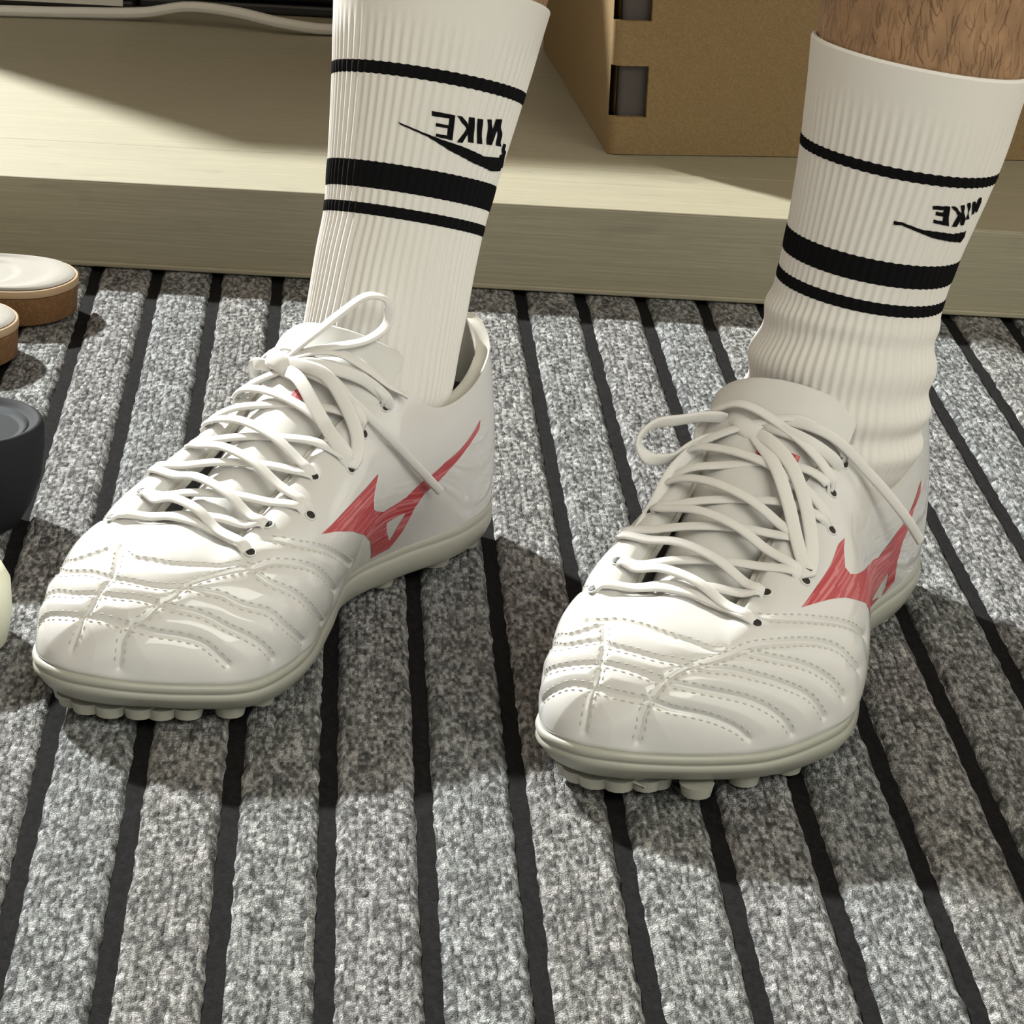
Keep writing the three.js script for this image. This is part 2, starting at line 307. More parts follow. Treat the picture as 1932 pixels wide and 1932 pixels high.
{
  const corkN = noiseGrid(200, 200), corkM = noiseGrid(60, 60);
  const corkT = dataTex(400, 400, (x, y) => { const v = 0.62 + 0.35 * corkN(x / 2, y / 2) + 0.25 * corkM(x / 6.667, y / 6.667); return [116 * v, 82 * v, 46 * v]; }, true, 3, 3);
  const cork = std(0xffffff, 0.85, { map: corkT, bumpMap: corkT, bumpScale: 0.0004 });
  const insole = std(lin(0.28, 0.265, 0.235), 0.85), edge = std(lin(0.4, 0.28, 0.17), 0.7), strapM = std(lin(0.16, 0.1, 0.06), 0.6);
  const o = soleShape(0.255, 0.1, 0.068);
  const t = thing('cork_sandal', 'rear one of two cork-soled sandals with white insole, nearest the platform', 'sandal', [-0.2305, 0.0005, -1.4545], -0.04, 'pair of cork-soled sandals');
  obj('sole', ringLoft(o, [[0, 0.004], [0.002, 0.001], [0.0145, 0.0004], [0.016, 0.0008]], true), cork, t);
  obj('rim', ringLoft(o, [[0.0157, 0.0012], [0.0161, 0.0], [0.0192, 0.0], [0.0198, 0.0008], [0.0196, 0.003]], false), edge, t);
  const ins = obj('insole', (() => { // cupped footbed: raised border, hollow heel
    const n = 120, r = o; const cx = -0.12;
    return gridGeo(n, 70, (a, b) => {
      const p = r[Math.round(a * n)], k = 1 - b; const x = lerp(cx, p[0], k * 0.985), z = p[1] * k * 0.955;
      const dEdge = b * 0.034; const y = 0.0203 + 0.0013 * Math.exp(-((dEdge - 0.002) ** 2) / 0.000004) - 0.0012 * smooth(0.008, 0.0094, dEdge);
      return [x, b === 0 ? 0.0201 : y, z];
    }, true, true);
  })(), insole, t);
  obj('strap', strapGeo(-0.13, -0.19, 0.041, 0.05, 0.018), strapM, t);
  const t2 = t.clone(); t2.name = numbered('cork_sandal'); t2.position.set(-0.2475, 0.0005, -1.377); t2.rotation.y = 0.06; scene.add(t2);
  t2.userData.label = 'front one of two cork-soled sandals with white insole, further from the platform';

  const blk = std(lin(0.012, 0.013, 0.016), 0.75, { specularIntensity: 0.3 }), blkIn = std(lin(0.028, 0.032, 0.038), 0.8, { specularIntensity: 0.4 });
  const o2 = soleShape(0.265, 0.105, 0.068);
  const s = thing('slide_sandal', 'thick black slide sandal with raised rim, between the cork sandals and the cream one', 'sandal', [-0.197, 0.0005, -1.15], 0.03);
  obj('sole', ringLoft(o2, [[0, 0.013], [0.001, 0.0105], [0.01, 0.0055], [0.022, 0.0014], [0.034, 0.0], [0.0425, 0.0], [0.0448, 0.0006], [0.0456, 0.0018], [0.0456, 0.003], [0.044, 0.005], [0.0415, 0.009]], true), blk, s);
  obj('footbed', ringLoft(o2, [[0.037, 0.006], [0.0432, 0.0064], [0.0418, 0.009], [0.0408, 0.014], [0.0404, 0.02]], true), blkIn, s);
  obj('strap', strapGeo(-0.13, -0.2, 0.05, 0.06, 0.03), blk, s);
  const wht = std(lin(0.66, 0.66, 0.52), 0.6);
  const w = thing('slide_sandal', 'cream white slide sandal, only its heel showing, closest to the toe of a shoe', 'sandal', [-0.1885, 0.0005, -1.0225], 0.03);
  obj('sole', ringLoft(soleShape(0.26, 0.1, 0.064), [[0, 0.004], [0.001, 0.002], [0.012, 0.0], [0.024, 0.0004], [0.029, 0.003], [0.031, 0.0065], [0.0312, 0.01]], true), wht, w);
  obj('footbed', ringLoft(soleShape(0.26, 0.1, 0.064), [[0.03, 0.007], [0.0318, 0.0075], [0.0314, 0.012]], true), wht, w);
  obj('strap', strapGeo(-0.13, -0.2, 0.048, 0.05, 0.02), wht, w);
}

// ---------------------------------------------------------------- shoes
const mm = 0.001;
const ST = { // stations from heel back (0) to toe tip (13)
  bx: [4, 8, 24, 53, 88, 123, 158, 187, 210, 230, 245.5, 257, 264, 267],
  by: [17, 17, 17, 17, 17, 17, 16, 15, 15, 15.5, 17, 18.5, 20, 20.5],
  tx: [10, 13, 26, 52, 82, 108, 127, 144, 161, 177, 192, 204, 204, 200.5],
  ty: [96, 95, 87, 79, 79, 93, 90.5, 84, 76, 69, 62, 57, 58, 59.5],
  tz: [0, 10, 22, 29, 31, 28, 23, 21, 20.5, 21, 21.5, 19.5, 10, 0],
  o1: [2, 2, 3, 3, 3, 4, 5, 7, 7, 5, 4, 3, 2, 2],
  k1: [24, 24, 22, 20, 20, 22, 24, 25, 24, 22, 20, 20, 20, 20],
  o2x: [-4, -3, -1, 0, 1, 3, 5, 8, 12, 18, 24, 32, 37, 39],
  o2y: [-26, -26, -24, -22, -24, -24, -21, -15, -9, -6, -4, -3, -2, -2],
  o2z: [0, 2, 3, 4, 7, 10, 15, 19, 22, 22, 19, 13, 6, 0],
};
function shoeSurface(cfg) {
  const c = []; // 26 stations, heel -> +z side -> toe -> -z side
  for (let i = 0; i < 26; i++) {
    const k = i <= 13 ? i : 26 - i, sg = i <= 13 ? 1 : -1, w = sg > 0 ? cfg.far : cfg.near;
    const prev = Math.max(0, k - 1), next = Math.min(13, k + 1);
    let ox = -(w[next] - w[prev]), oz = ST.bx[next] - ST.bx[prev]; const l = Math.hypot(ox, oz); ox /= l; oz /= l; // outward
    if (k === 0) { ox = -1; oz = 0; } if (k === 13) { ox = 1; oz = 0; }
    const P0 = [ST.bx[k], ST.by[k], w[k] * sg], P3 = [ST.tx[k] + cfg.open[0] * smooth(2, 5, k), ST.ty[k], ST.tz[k] * sg + lerp(cfg.open[1] * smooth(2, 5, k), cfg.tip, smooth(6, 13, k))];
    const P1 = [P0[0] + ox * (ST.o1[k] + (sg < 0 ? cfg.arch[k] : 0)), P0[1] + ST.k1[k], P0[2] + sg * oz * (ST.o1[k] + (sg < 0 ? cfg.arch[k] : 0))];
    const P2 = [P3[0] + ST.o2x[k], P3[1] + ST.o2y[k], P3[2] + sg * ST.o2z[k]];
    c.push([...P0, ...P1, ...P2, ...P3].map((v) => v * mm));
  }
  const at = (u, v) => {
    u = ((u % 26) + 26) % 26; const i = Math.floor(u), f = u - i, a = c[(i + 25) % 26], b = c[i], d = c[(i + 1) % 26], e = c[(i + 2) % 26];
    const w0 = -0.5 * f + f * f - 0.5 * f * f * f, w1 = 1 - 2.5 * f * f + 1.5 * f * f * f, w2 = 0.5 * f + 2 * f * f - 1.5 * f * f * f, w3 = -0.5 * f * f + 0.5 * f * f * f;
    const g = 1 - v, b0 = g * g * g, b1 = 3 * g * g * v, b2 = 3 * g * v * v, b3 = v * v * v, o = [0, 0, 0];
    for (let k = 0; k < 3; k++) for (let q = 0; q < 4; q++) { const m = q * 3 + k; o[k] += [b0, b1, b2, b3][q] * (w0 * a[m] + w1 * b[m] + w2 * d[m] + w3 * e[m]); }
    return o;
  };
  const nrm = (u, v) => {
    const e = 0.004, v0 = clamp(v - e, 0, 1), v1 = clamp(v + e, 0, 1), a = V(at(u + 0.02, v)).sub(V(at(u - 0.02, v))), b = V(at(u, v1)).sub(V(at(u, v0)));
    const n = a.cross(b).normalize(); return n.y !== n.y ? [0, 1, 0] : [n.x, n.y, n.z];
  };
  return { at, nrm };
}
const leather = std(lin(0.63, 0.625, 0.61), 0.4, { clearcoat: 0.8, clearcoatRoughness: 0.06 });
const rubber = std(lin(0.36, 0.36, 0.31), 0.42, { clearcoat: 0.15, clearcoatRoughness: 0.3 });
const tongueM = std(lin(0.6, 0.595, 0.575), 0.6);
const lining = std(lin(0.5, 0.48, 0.43), 0.9);
const laceM = std(lin(0.68, 0.67, 0.65), 0.75, { sheen: 0.3 });
const hole = std(lin(0.012, 0.01, 0.01), 0.6);
const thread = std(lin(0.5, 0.49, 0.44), 0.8);
const redT = dataTex(256, 64, (() => { const n = noiseGrid(8, 64), m = noiseGrid(4, 32); return (x, y) => { const v = n(x / 32, y), w = m(x / 64, y / 2); const s = v > 0.66 ? 0.7 : v < 0.25 ? -0.25 : 0; const k = clamp(s * (0.5 + 0.5 * w), -0.3, 1); return [lerp(176, 218, k), lerp(66, 160, k), lerp(72, 160, k)]; }; })(), true, 1, 1);
const red = std(0xffffff, 0.4, { map: redT });

function makeShoe(cfg) {
  const S = shoeSurface(cfg), [px, pz, yaw] = cfg.pose;
  const shoe = thing('sports_shoe', cfg.label, 'shoe', [px, 0, pz], Math.PI * 1.5 - 0 - yaw + Math.PI, 'pair of white sports shoes');
  shoe.rotation.y = -Math.PI / 2 - yaw; // local +x (heel to toe) points to the camera's left
  // quilted toe: seams as polylines in (u, v)
  const seams = cfg.seams.map((line) => {
    const cr = new THREE.CatmullRomCurve3(line.map((p) => new THREE.Vector3(p[0], p[1], 0)), false, 'centripetal'), n = 60, out = [];
    for (let i = 0; i <= n; i++) { const p = cr.getPoint(i / n); out.push([...S.at(p.x, p.y), p.x, p.y]); }
    return out;
  });
  const bb = seams.map((s) => { const b = new THREE.Box3(); s.forEach((p) => b.expandByPoint(V(p))); return b.expandByScalar(0.016); });
  const disp = (u, v, p) => {
    let d = 0.016; const q = V(p);
    seams.forEach((s, k) => { if (!bb[k].containsPoint(q)) return; for (let i = 0; i < s.length - 1; i++) {
      const ax = s[i][0], ay = s[i][1], az = s[i][2], bx = s[i + 1][0] - ax, by = s[i + 1][1] - ay, bz = s[i + 1][2] - az, L = bx * bx + by * by + bz * bz || 1e-12;
      const t = clamp(((p[0] - ax) * bx + (p[1] - ay) * by + (p[2] - az) * bz) / L, 0, 1), e = Math.hypot(p[0] - ax - bx * t, p[1] - ay - by * t, p[2] - az - bz * t); if (e < d) d = e;
    } });
    if (d >= 0.016) return 0.0018 * (1 - Math.exp(-0.016 / 0.005)) * cfg.puff(u, v);
    return (0.0018 * (1 - Math.exp(-d / 0.005)) - 0.0004 * Math.exp(-((d / 0.001) ** 2))) * cfg.puff(u, v);
  };
  const surf = (u, v, off = 0) => { const p = S.at(u, v), n = S.nrm(u, v), d = disp(u, v, p) + off; return [p[0] + n[0] * d, p[1] + n[1] * d, p[2] + n[2] * d]; };
  // upper: denser toward the toe
  const warp = (a) => { const x = a * 26; return x + 1.4 * Math.sin(x / 26 * 2 * Math.PI) * 1.0; };
  const NU = cfg.res[0], NV = cfg.res[1];
  const upper = obj('upper', gridGeo(NU, NV, (a, b) => { const u = warp(a), v = b; return [...surf(u, v), u, v]; }, true, true), leather, shoe);
  // collar lip and inside wall
  const edgeTh = (u) => { const k = Math.min(u, 26 - u); return lerp(0.0058, 0.0022, smooth(4.5, 6.2, k)); };
  const rim = (u) => {
    const p = V(S.at(u, 1)), a = V(S.at(u + 0.03, 1)).sub(V(S.at(u - 0.03, 1))).normalize(), n = V(S.nrm(u, 1));
    let into = new THREE.Vector3().crossVectors(a, new THREE.Vector3(0, 1, 0)); into.y = 0; into.normalize(); const c = new THREE.Vector3(0.1, p.y, 0).sub(p); if (into.dot(c) < 0) into.negate();
    const upv = V(p).sub(V(S.at(u, 0.97))).normalize();
    return { p, n, into, upv };
  };
  obj('collar_lining', gridGeo(260, 16, (a, b) => {
    const u = a * 26, k = Math.min(u, 26 - u), { p, n, into, upv } = rim(u), th = edgeTh(u), deep = lerp(0.03, 0.004, smooth(4.2, 6.5, k));
    const off = surf(u, 1), q = V(off);
    if (b <= 0.5) { const t = b / 0.5 * Math.PI; q.addScaledVector(into, th / 2 * (1 - Math.cos(t))).addScaledVector(upv, th / 2 * Math.sin(t)); return [q.x, q.y, q.z]; }
    const t = (b - 0.5) / 0.5; q.addScaledVector(into, th + 0.002 * t * (k < 5 ? 1 : 0)); q.y -= deep * t; if (k < 6) { const out = lerp(0.004, 0, smooth(3, 6, k)); q.addScaledVector(into, -out * t); }
    return [q.x, q.y, q.z];
  }, true, true), lining, shoe);
  // outsole
  const side = (k, sg) => (sg > 0 ? cfg.far : cfg.near)[k];
  const outline = []; for (let i = 0; i < 26; i++) { const k = i <= 13 ? i : 26 - i, sg = i <= 13 ? 1 : -1; outline.push(new THREE.Vector3(ST.bx[k], ST.by[k], side(k, sg) * sg)); }
  const oc = new THREE.CatmullRomCurve3(outline, true, 'catmullrom', 0.5);
  const ocn = []; const NO = 300; for (let i = 0; i <= NO; i++) { const p = oc.getPoint(i / NO), T = oc.getTangent(i / NO); const n = new THREE.Vector3(T.z, 0, -T.x).normalize(); if (n.dot(new THREE.Vector3(p.x - 140, 0, p.z)) < 0) n.negate(); ocn.push([p, n]); }
  const prof = (p) => { // [out, y] from the upper down; toe spring follows by
    const top = p.y + 1.5, sp = smooth(205, 283, p.x) * 7, hl = smooth(90, 60, p.x);
    const bot = 3.4 + sp, fb = smooth(110, 165, p.x), tf = smooth(165, 235, p.x);
    return [[-4, top - 3], [-0.5, top - 0.2], [lerp(0.3, 1.2, tf), top + 0.6], [lerp(0.7, 2.6, tf), top + 0.2], [lerp(0.9, 3.1, tf), top - 1.2], [lerp(0.9, 2.6, tf), top - 2.6], [lerp(0.5, 1.9, tf), top - 3.0], [lerp(0.9, 2.5, tf), top - 3.6], [lerp(1.2, 2.9, tf), top - 5], [lerp(1.0, 1.8, fb), lerp(bot, top, 0.45)], [lerp(-1.2, -0.8, fb), bot + 1.8], [-4, bot], [-9, bot - 0.2]];
  };
  const NPf = 13;
  obj('outsole', gridGeo(NO, NPf, (a, b) => {
    const [p, n] = ocn[Math.round(a * NO)], k = Math.round(b * NPf), pr = prof(p); if (k === NPf) { const sp = smooth(205, 283, p.x) * 5; return [clamp(p.x, 30, 255) * mm, (3.2 + sp * 0.5) * mm, 0]; }
    return [(p.x + n.x * pr[k][0]) * mm, pr[k][1] * mm, (p.z + n.z * pr[k][0]) * mm];
  }, true, false), rubber, shoe);
  const studG = new THREE.CylinderGeometry(0.0062, 0.0052, 0.0042, 14); studG.translate(0, 0.0021, 0);
  for (let i = 0; i < 26; i++) { const [p, n] = ocn[Math.round(i / 26 * NO)], sp = smooth(205, 283, p.x) * 5 * 0.8, m = obj('stud', studG, rubber, shoe); m.position.set((p.x - n.x * 10) * mm, 0.0002 + sp * mm * 0.9, (p.z - n.z * 10) * mm); }
  for (let i = 0; i < 9; i++) for (const z of [-1, 0, 1]) { const x = 28 + i * 27, w = 15, sp = smooth(205, 283, x) * 5 * 0.8; if (x > 70 && x < 150) continue; const m = obj('stud', studG, rubber, shoe); m.position.set(x * mm, 0.0002 + sp * mm, z * w * mm); }
  // tongue
  const tz = cfg.tongue; // rows [x, y, halfWidth, drop]
  const tc = new THREE.CatmullRomCurve3(tz.map((r) => new THREE.Vector3(r[0], r[1], r[4] ?? 0)), false, 'centripetal'), tw = new THREE.CatmullRomCurve3(tz.map((r) => new THREE.Vector3(r[2], r[3], 0)));
  const tongueAt = (a, s, off = 0) => { const p = tc.getPoint(a), w = tw.getPoint(a), T = tc.getTangent(a), n = [-T.y, T.x]; if (n[1] < 0 || (a > 0.8 && n[0] < 0)) { n[0] *= -1; n[1] *= -1; } const drop = w.y * s * s; return [(p.x - n[0] * (drop - off)) * mm, (p.y - n[1] * (drop - off)) * mm, (p.z + s * w.x) * mm]; };
  obj('tongue', gridGeo(70, 44, (a, b) => {
    const t = b * 2 * Math.PI, s = Math.cos(t), th = 2.2 * Math.sin(t), endR = a > 0.97 ? Math.sqrt(Math.max(0, 1 - ((a - 0.97) / 0.03) ** 2)) : 1; const ss = Math.sign(s) * Math.pow(Math.abs(s), 0.6);
    return tongueAt(a, ss * 0.98, th * endR - 2.2);
  }, false, false), tongueM, shoe);
  // eyelets: a dark hole with a raised edge
  const eyes = {};
  const ringG = new THREE.TorusGeometry(0.0020, 0.0004, 8, 20), holeG = new THREE.SphereGeometry(0.0019, 14, 8); holeG.scale(1, 1, 0.3);
  for (const sg of [1, -1]) cfg.eyes.forEach(([u, v], i) => {
    const uu = sg > 0 ? u : 26 - u, p = surf(uu, v, 0.0001), n = V(S.nrm(uu, v)), e = new THREE.Group(); e.name = 'eyelet'; shoe.add(e);
    e.position.set(...p); e.quaternion.setFromUnitVectors(new THREE.Vector3(0, 0, 1), n); obj('ring', ringG, leather, e); obj('hole', holeG, hole, e); eyes[sg + ',' + i] = { p, n: [n.x, n.y, n.z], u: uu, v, x: p[0] };
  });
  // laces: straight bar in the lowest row, crossed above
  const top = (x, z) => { // height of the lace above the throat, following the tongue
    let best = 1e9, y = 0; for (let a = 0; a <= 1; a += 0.01) { const p = tc.getPoint(a); if (Math.abs(p.x * mm - x) < best) { best = Math.abs(p.x * mm - x); y = p.y * mm; } } return y;
  };
  const span = (A, B, over) => {
    const side = (E, O) => { // from inside the eyelet along the upper to the edge of the throat
      const dx = O.p[0] - E.p[0], dz = O.p[2] - E.p[2], pts = [];
      for (const [k, h] of [[0.12, -0.0012], [0.26, 0.0013], [1.02, 0.0027]]) {
        const v = Math.min(0.995, lerp(E.v, 1, k)); let bu = E.u, bd = 1;
        for (let u = E.u - 2; u <= E.u + 2; u += 0.04) { const p = S.at(u, v), e = Math.abs((p[0] - E.p[0]) * dz - (p[2] - E.p[2]) * dx) / Math.hypot(dx, dz); if (e < bd) { bd = e; bu = u; } }
        const n = S.nrm(bu, Math.min(v, 0.98)), p = surf(bu, v, 0); pts.push(V(p).addScaledVector(V(n), h + over * k * 0.6));
      }
      return pts;
    };
    const a = side(A, B), b = side(B, A), e0 = a[2], e1 = b[2], pts = [...a];
    for (const t of [0.3, 0.7]) { const m = e0.clone().lerp(e1, t), q = 1 - ((t - 0.5) / 0.5) ** 2; m.y = Math.max(m.y + 0.0022 * q, top(m.x, 0) - 0.002 + 0.0012) + over; pts.push(m); }
    pts.push(...b.reverse());
    return pts.map((q) => [q.x, q.y, q.z]);
  };
  const nE = cfg.eyes.length, lace = (pts, w = 0.0041, t = 0.0018, opt = {}) => obj('lace', sweep(pts, w, t, { up: [0.35, 1, 0], ...opt }), laceM, shoe);
  const lo = nE - 1; lace(span(eyes['1,' + lo], eyes['-1,' + lo], 0.0004));
  for (let i = lo; i > 0; i--) for (const sg of [1, -1]) lace(span(eyes[sg + ',' + i], eyes[-sg + ',' + (i - 1)], sg * cfg.cross > 0 ? 0.0022 : 0.0));
  for (const b of cfg.bow) obj(b.name, sweep(b.pts.map((p) => p.map((v) => v * mm)), (b.w ?? 4.8) * mm, (b.t ?? 1.8) * mm, { up: b.up ?? [0.3, 1, 0], twist: b.twist, k: 12 }), laceM, shoe);
  // logo: printed patches on the near side
  const dpt = (u, v) => surf(u, v, 0.00015);
  for (const L of cfg.logos) { const g = faceAlong(setNormals(patch(L.polys, L.du ?? 0.06, L.dv ?? 0.012, dpt), (u, v) => S.nrm(u, v)));
    const q = g.attributes.uv; for (let i = 0; i < q.count; i++) { const u = q.getX(i), v = q.getY(i); q.setXY(i, L.tex[0] * u + L.tex[1] * v, L.tex[2] * u + L.tex[3] * v); } const m = obj('side_logo', g, red, shoe); m.userData.label = 'red streaked side emblem'; }
  if (cfg.tongueMark) { const g = patch([cfg.tongueMark], 0.01, 0.05, (a, s) => tongueAt(a, s, 0.5)); g.computeVertexNormals(); obj('tongue_print', g, red, shoe).userData.label = 'small red mark on the tongue'; }
  // stitches beside the seams
  const stitch = new THREE.SphereGeometry(1, 6, 4), sg2 = [];
  seams.forEach((s, k) => { const sides = cfg.stitch[k] ?? [1]; let acc = 0; for (let i = 1; i < s.length - 1; i++) {
    const L = Math.hypot(s[i + 1][0] - s[i][0], s[i + 1][1] - s[i][1], s[i + 1][2] - s[i][2]), steps = Math.max(1, Math.round(L / 0.0006));
    for (let j = 0; j < steps; j++) { acc += L / steps; if (acc < 0.0029) continue; acc = 0; const t = j / steps, u = lerp(s[i][3], s[i + 1][3], t), v = lerp(s[i][4], s[i + 1][4], t), T = V(s[i + 1]).sub(V(s[i])).normalize(), n = V(S.nrm(u, v)), b = new THREE.Vector3().crossVectors(n, T);
      for (const sd of sides) { const p0 = S.at(u, v), p = V(p0).addScaledVector(b, sd * 0.0017), d = disp(u, v, [p.x, p.y, p.z]); p.addScaledVector(n, d + 0.00005); const g = stitch.clone(); g.scale(0.0009, 0.0002, 0.00034); g.applyMatrix4(new THREE.Matrix4().makeBasis(T, n, b.clone().negate()).setPosition(p)); sg2.push(g); } }
  } });
  if (sg2.length) obj('stitching', mergeGeometries(sg2), thread, shoe).userData.kind = 'stuff';
  return { shoe, S, surf, tongueAt, upper };
}
const LOGO_A = [
  [[18.14, 0.598], [18.65, 0.604], [19.21, 0.616], [19.81, 0.629], [20.27, 0.646], [20.20, 0.578], [20.22, 0.536], [20.34, 0.477], [20.53, 0.446], [20.83, 0.409], [21.13, 0.419], [21.40, 0.455], [21.67, 0.547], [21.84, 0.586], [22.22, 0.656], [22.63, 0.679], [23.00, 0.712], [23.26, 0.741], [23.23, 0.691], [22.76, 0.639], [22.40, 0.586], [22.08, 0.515], [21.87, 0.478], [21.75, 0.375], [21.57, 0.359], [21.11, 0.324], [21.23, 0.272], [21.55, 0.164], [21.68, 0.084], [21.35, 0.065], [21.24, 0.119], [20.82, 0.255], [20.20, 0.380], [19.47, 0.476], [18.75, 0.547]],
  [[21.75, 0.375], [21.57, 0.359], [21.53, 0.263], [21.55, 0.164], [21.68, 0.084], [21.72, 0.132], [21.76, 0.216]],
], LOGO_B = [
  [[17.47, 0.644], [18.04, 0.665], [18.69, 0.678], [19.22, 0.707], [19.56, 0.698], [19.36, 0.674], [19.16, 0.620], [19.29, 0.580], [19.58, 0.551], [20.13, 0.512], [20.78, 0.460], [21.37, 0.445], [21.79, 0.499], [22.21, 0.550], [22.45, 0.567], [22.74, 0.625], [23.01, 0.691], [23.12, 0.707], [23.08, 0.634], [22.79, 0.584], [22.64, 0.489], [22.46, 0.423], [22.41, 0.295], [22.16, 0.269], [21.50, 0.170], [22.20, 0.060], [21.80, 0.030], [21.20, 0.030], [20.80, 0.120], [20.30, 0.280], [19.77, 0.417], [19.24, 0.488], [18.87, 0.532], [18.40, 0.574], [17.87, 0.613]],
  [[22.41, 0.295], [22.16, 0.269], [22.30, 0.120], [22.30, 0.050], [22.55, 0.110]],
];
const STITCH = [[-1, 1], [-1, 1], [-1, 1], [-1, 1], [-1, 1], [-1, 1], [1], [-1, 1], [1], [1]];
const EYES = [[20.6, 0.93], [19.8, 0.87], [19.2, 0.77], [18.05, 0.88], [17.75, 0.725], [16.45, 0.87], [16.0, 0.77]];
const TONGUE = [[222, 46, 17, 6], [212, 53.5, 17, 8], [192, 64, 18, 8], [163, 79.5, 20, 10], [135, 95, 26, 11], [123, 105, 29, 12], [116, 112, 29, 13], [113, 115.5, 25, 13]];
const puff = (u, v) => smooth(5.3, 6.3, Math.min(u, 26 - u)) * smooth(0.0, 0.06, v) * smooth(1.0, 0.93, v);
const mir = (ps) => ps.map(([u, v]) => [26 - u, v]);
const CAM_A = [0.79, 0.35, -0.49], CAM_B = [0.75, 0.33, -0.55];
const shoeA = makeShoe({
  pose: [-0.019, -1.18, 0.5027], tip: 2, open: [0, 0], res: [860, 150], label: 'white sports shoe nearest the sandals, its lace loop standing upright before the sock', cross: 1,
  far: [0, 13, 25, 30, 32, 36, 42, 45, 45, 42, 37, 29, 20, 8], near: [0, 13, 23, 26, 19, 17, 30, 41, 44.5, 42, 29, 15, 4, -8], arch: [0, 0, 0, 1, 8, 14, 6, 0, 0, 0, 0, 0, 0, 0],
  seams: [
    [[11.94, 0.787], [12.58, 0.647], [12.77, 0.581], [12.80, 0.518], [12.85, 0.472], [12.94, 0.391], [12.88, 0.344], [12.94, 0.297], [12.97, 0.246], [12.98, 0.160]],
    [[19.55, 0.203], [18.95, 0.321], [18.36, 0.421], [17.65, 0.521], [16.77, 0.624], [16.32, 0.651], [15.57, 0.717], [15.08, 0.732], [14.69, 0.669], [14.62, 0.591], [14.48, 0.532], [14.41, 0.434], [14.21, 0.374], [14.22, 0.280], [14.35, 0.193], [14.43, 0.112]],
    [[9.60, 0.360], [10.80, 0.520], [11.97, 0.588], [12.82, 0.577], [13.51, 0.596], [14.24, 0.624], [14.76, 0.661], [15.63, 0.576], [16.39, 0.455], [17.09, 0.367], [17.55, 0.275], [18.09, 0.175], [18.47, 0.105]],
    [[16.31, 0.632], [16.83, 0.526], [17.57, 0.412], [18.11, 0.316], [18.87, 0.179], [19.36, 0.079]],
    [[10.20, 0.270], [11.20, 0.420], [12.05, 0.451], [12.83, 0.484], [13.25, 0.493], [13.86, 0.524], [14.49, 0.529], [15.25, 0.497], [15.78, 0.430], [16.30, 0.348], [16.84, 0.267], [17.25, 0.190], [17.52, 0.120]],
    [[10.60, 0.160], [11.40, 0.280], [12.04, 0.320], [12.79, 0.347], [13.34, 0.367], [13.90, 0.368], [14.31, 0.365], [14.81, 0.358], [15.48, 0.327], [16.02, 0.268], [16.37, 0.194], [16.57, 0.145]],
    [[12.11, 0.762], [12.78, 0.708], [13.39, 0.727], [14.14, 0.773], [14.78, 0.819], [15.58, 0.768], [16.25, 0.659]],
    [[16.38, 0.803], [17.53, 0.622], [18.59, 0.484], [19.42, 0.365], [20.05, 0.259]],
    [[9.1, 0.08], [9.3, 0.25], [10.0, 0.45], [11.0, 0.62], [11.7, 0.75]],
    [[7.6, 0.1], [8.0, 0.35], [9.0, 0.58], [10.2, 0.78]],
  ],
  stitch: STITCH, puff, eyes: EYES, tongue: TONGUE,
  bow: [
    { name: 'bow_loop', pts: [[127, 98, 15], [126, 104, 10], [123, 114, 0], [116, 121, -6], [108, 128, -14], [102, 125, -19], [103, 117, -20], [113, 112, -17], [123, 110, -8], [126, 106, 4], [128, 99, 14]] },
    { name: 'bow_loop', up: CAM_A, w: 5.2, pts: [[128, 100, 13], [132, 103, 1], [134, 102, -12], [137, 93, -23], [142, 82, -32], [149, 75, -34], [151, 83, -28], [146, 92, -16], [138, 100, -2], [130, 99, 10]] },
    { name: 'lace_tail', up: CAM_A, pts: [[129, 101, 8], [130, 104, -3], [128, 103, -14], [122, 98.5, -23], [117, 90.5, -29.5], [116.5, 88, -29]] },
    { name: 'lace_tail', pts: [[128, 103, 9], [126, 108, -3], [123, 108, -11], [120, 103.5, -21], [114, 95.5, -29], [108, 91, -32]], t: 1.6 },
    { name: 'lace_tail', up: CAM_A, w: 3.6, pts: [[131, 101, 4], [134, 100, -11], [133, 94, -23], [127, 83, -33], [109, 65, -37], [86, 46, -36]] },
    { name: 'lace_tail', up: CAM_A, pts: [[126, 98, 18], [127, 98, 24], [124, 96, 28], [120, 92, 30], [117, 88, 29.5]] },
    { name: 'lace_knot', up: CAM_A, w: 8, t: 6, pts: [[121, 99, 20], [126, 101, 17], [129, 101, 11], [129, 99, 6]] },
  ],
  tongueMark: [[0.535, 0.04], [0.56, 0.02], [0.58, -0.08], [0.565, -0.22], [0.535, -0.16]],
  logos: [{ polys: LOGO_A, tex: [0.15, 0, -0.04, 2.1] }, { polys: LOGO_A.map(mir), tex: [0.15, 0, 0.04, 2.1] }],
});
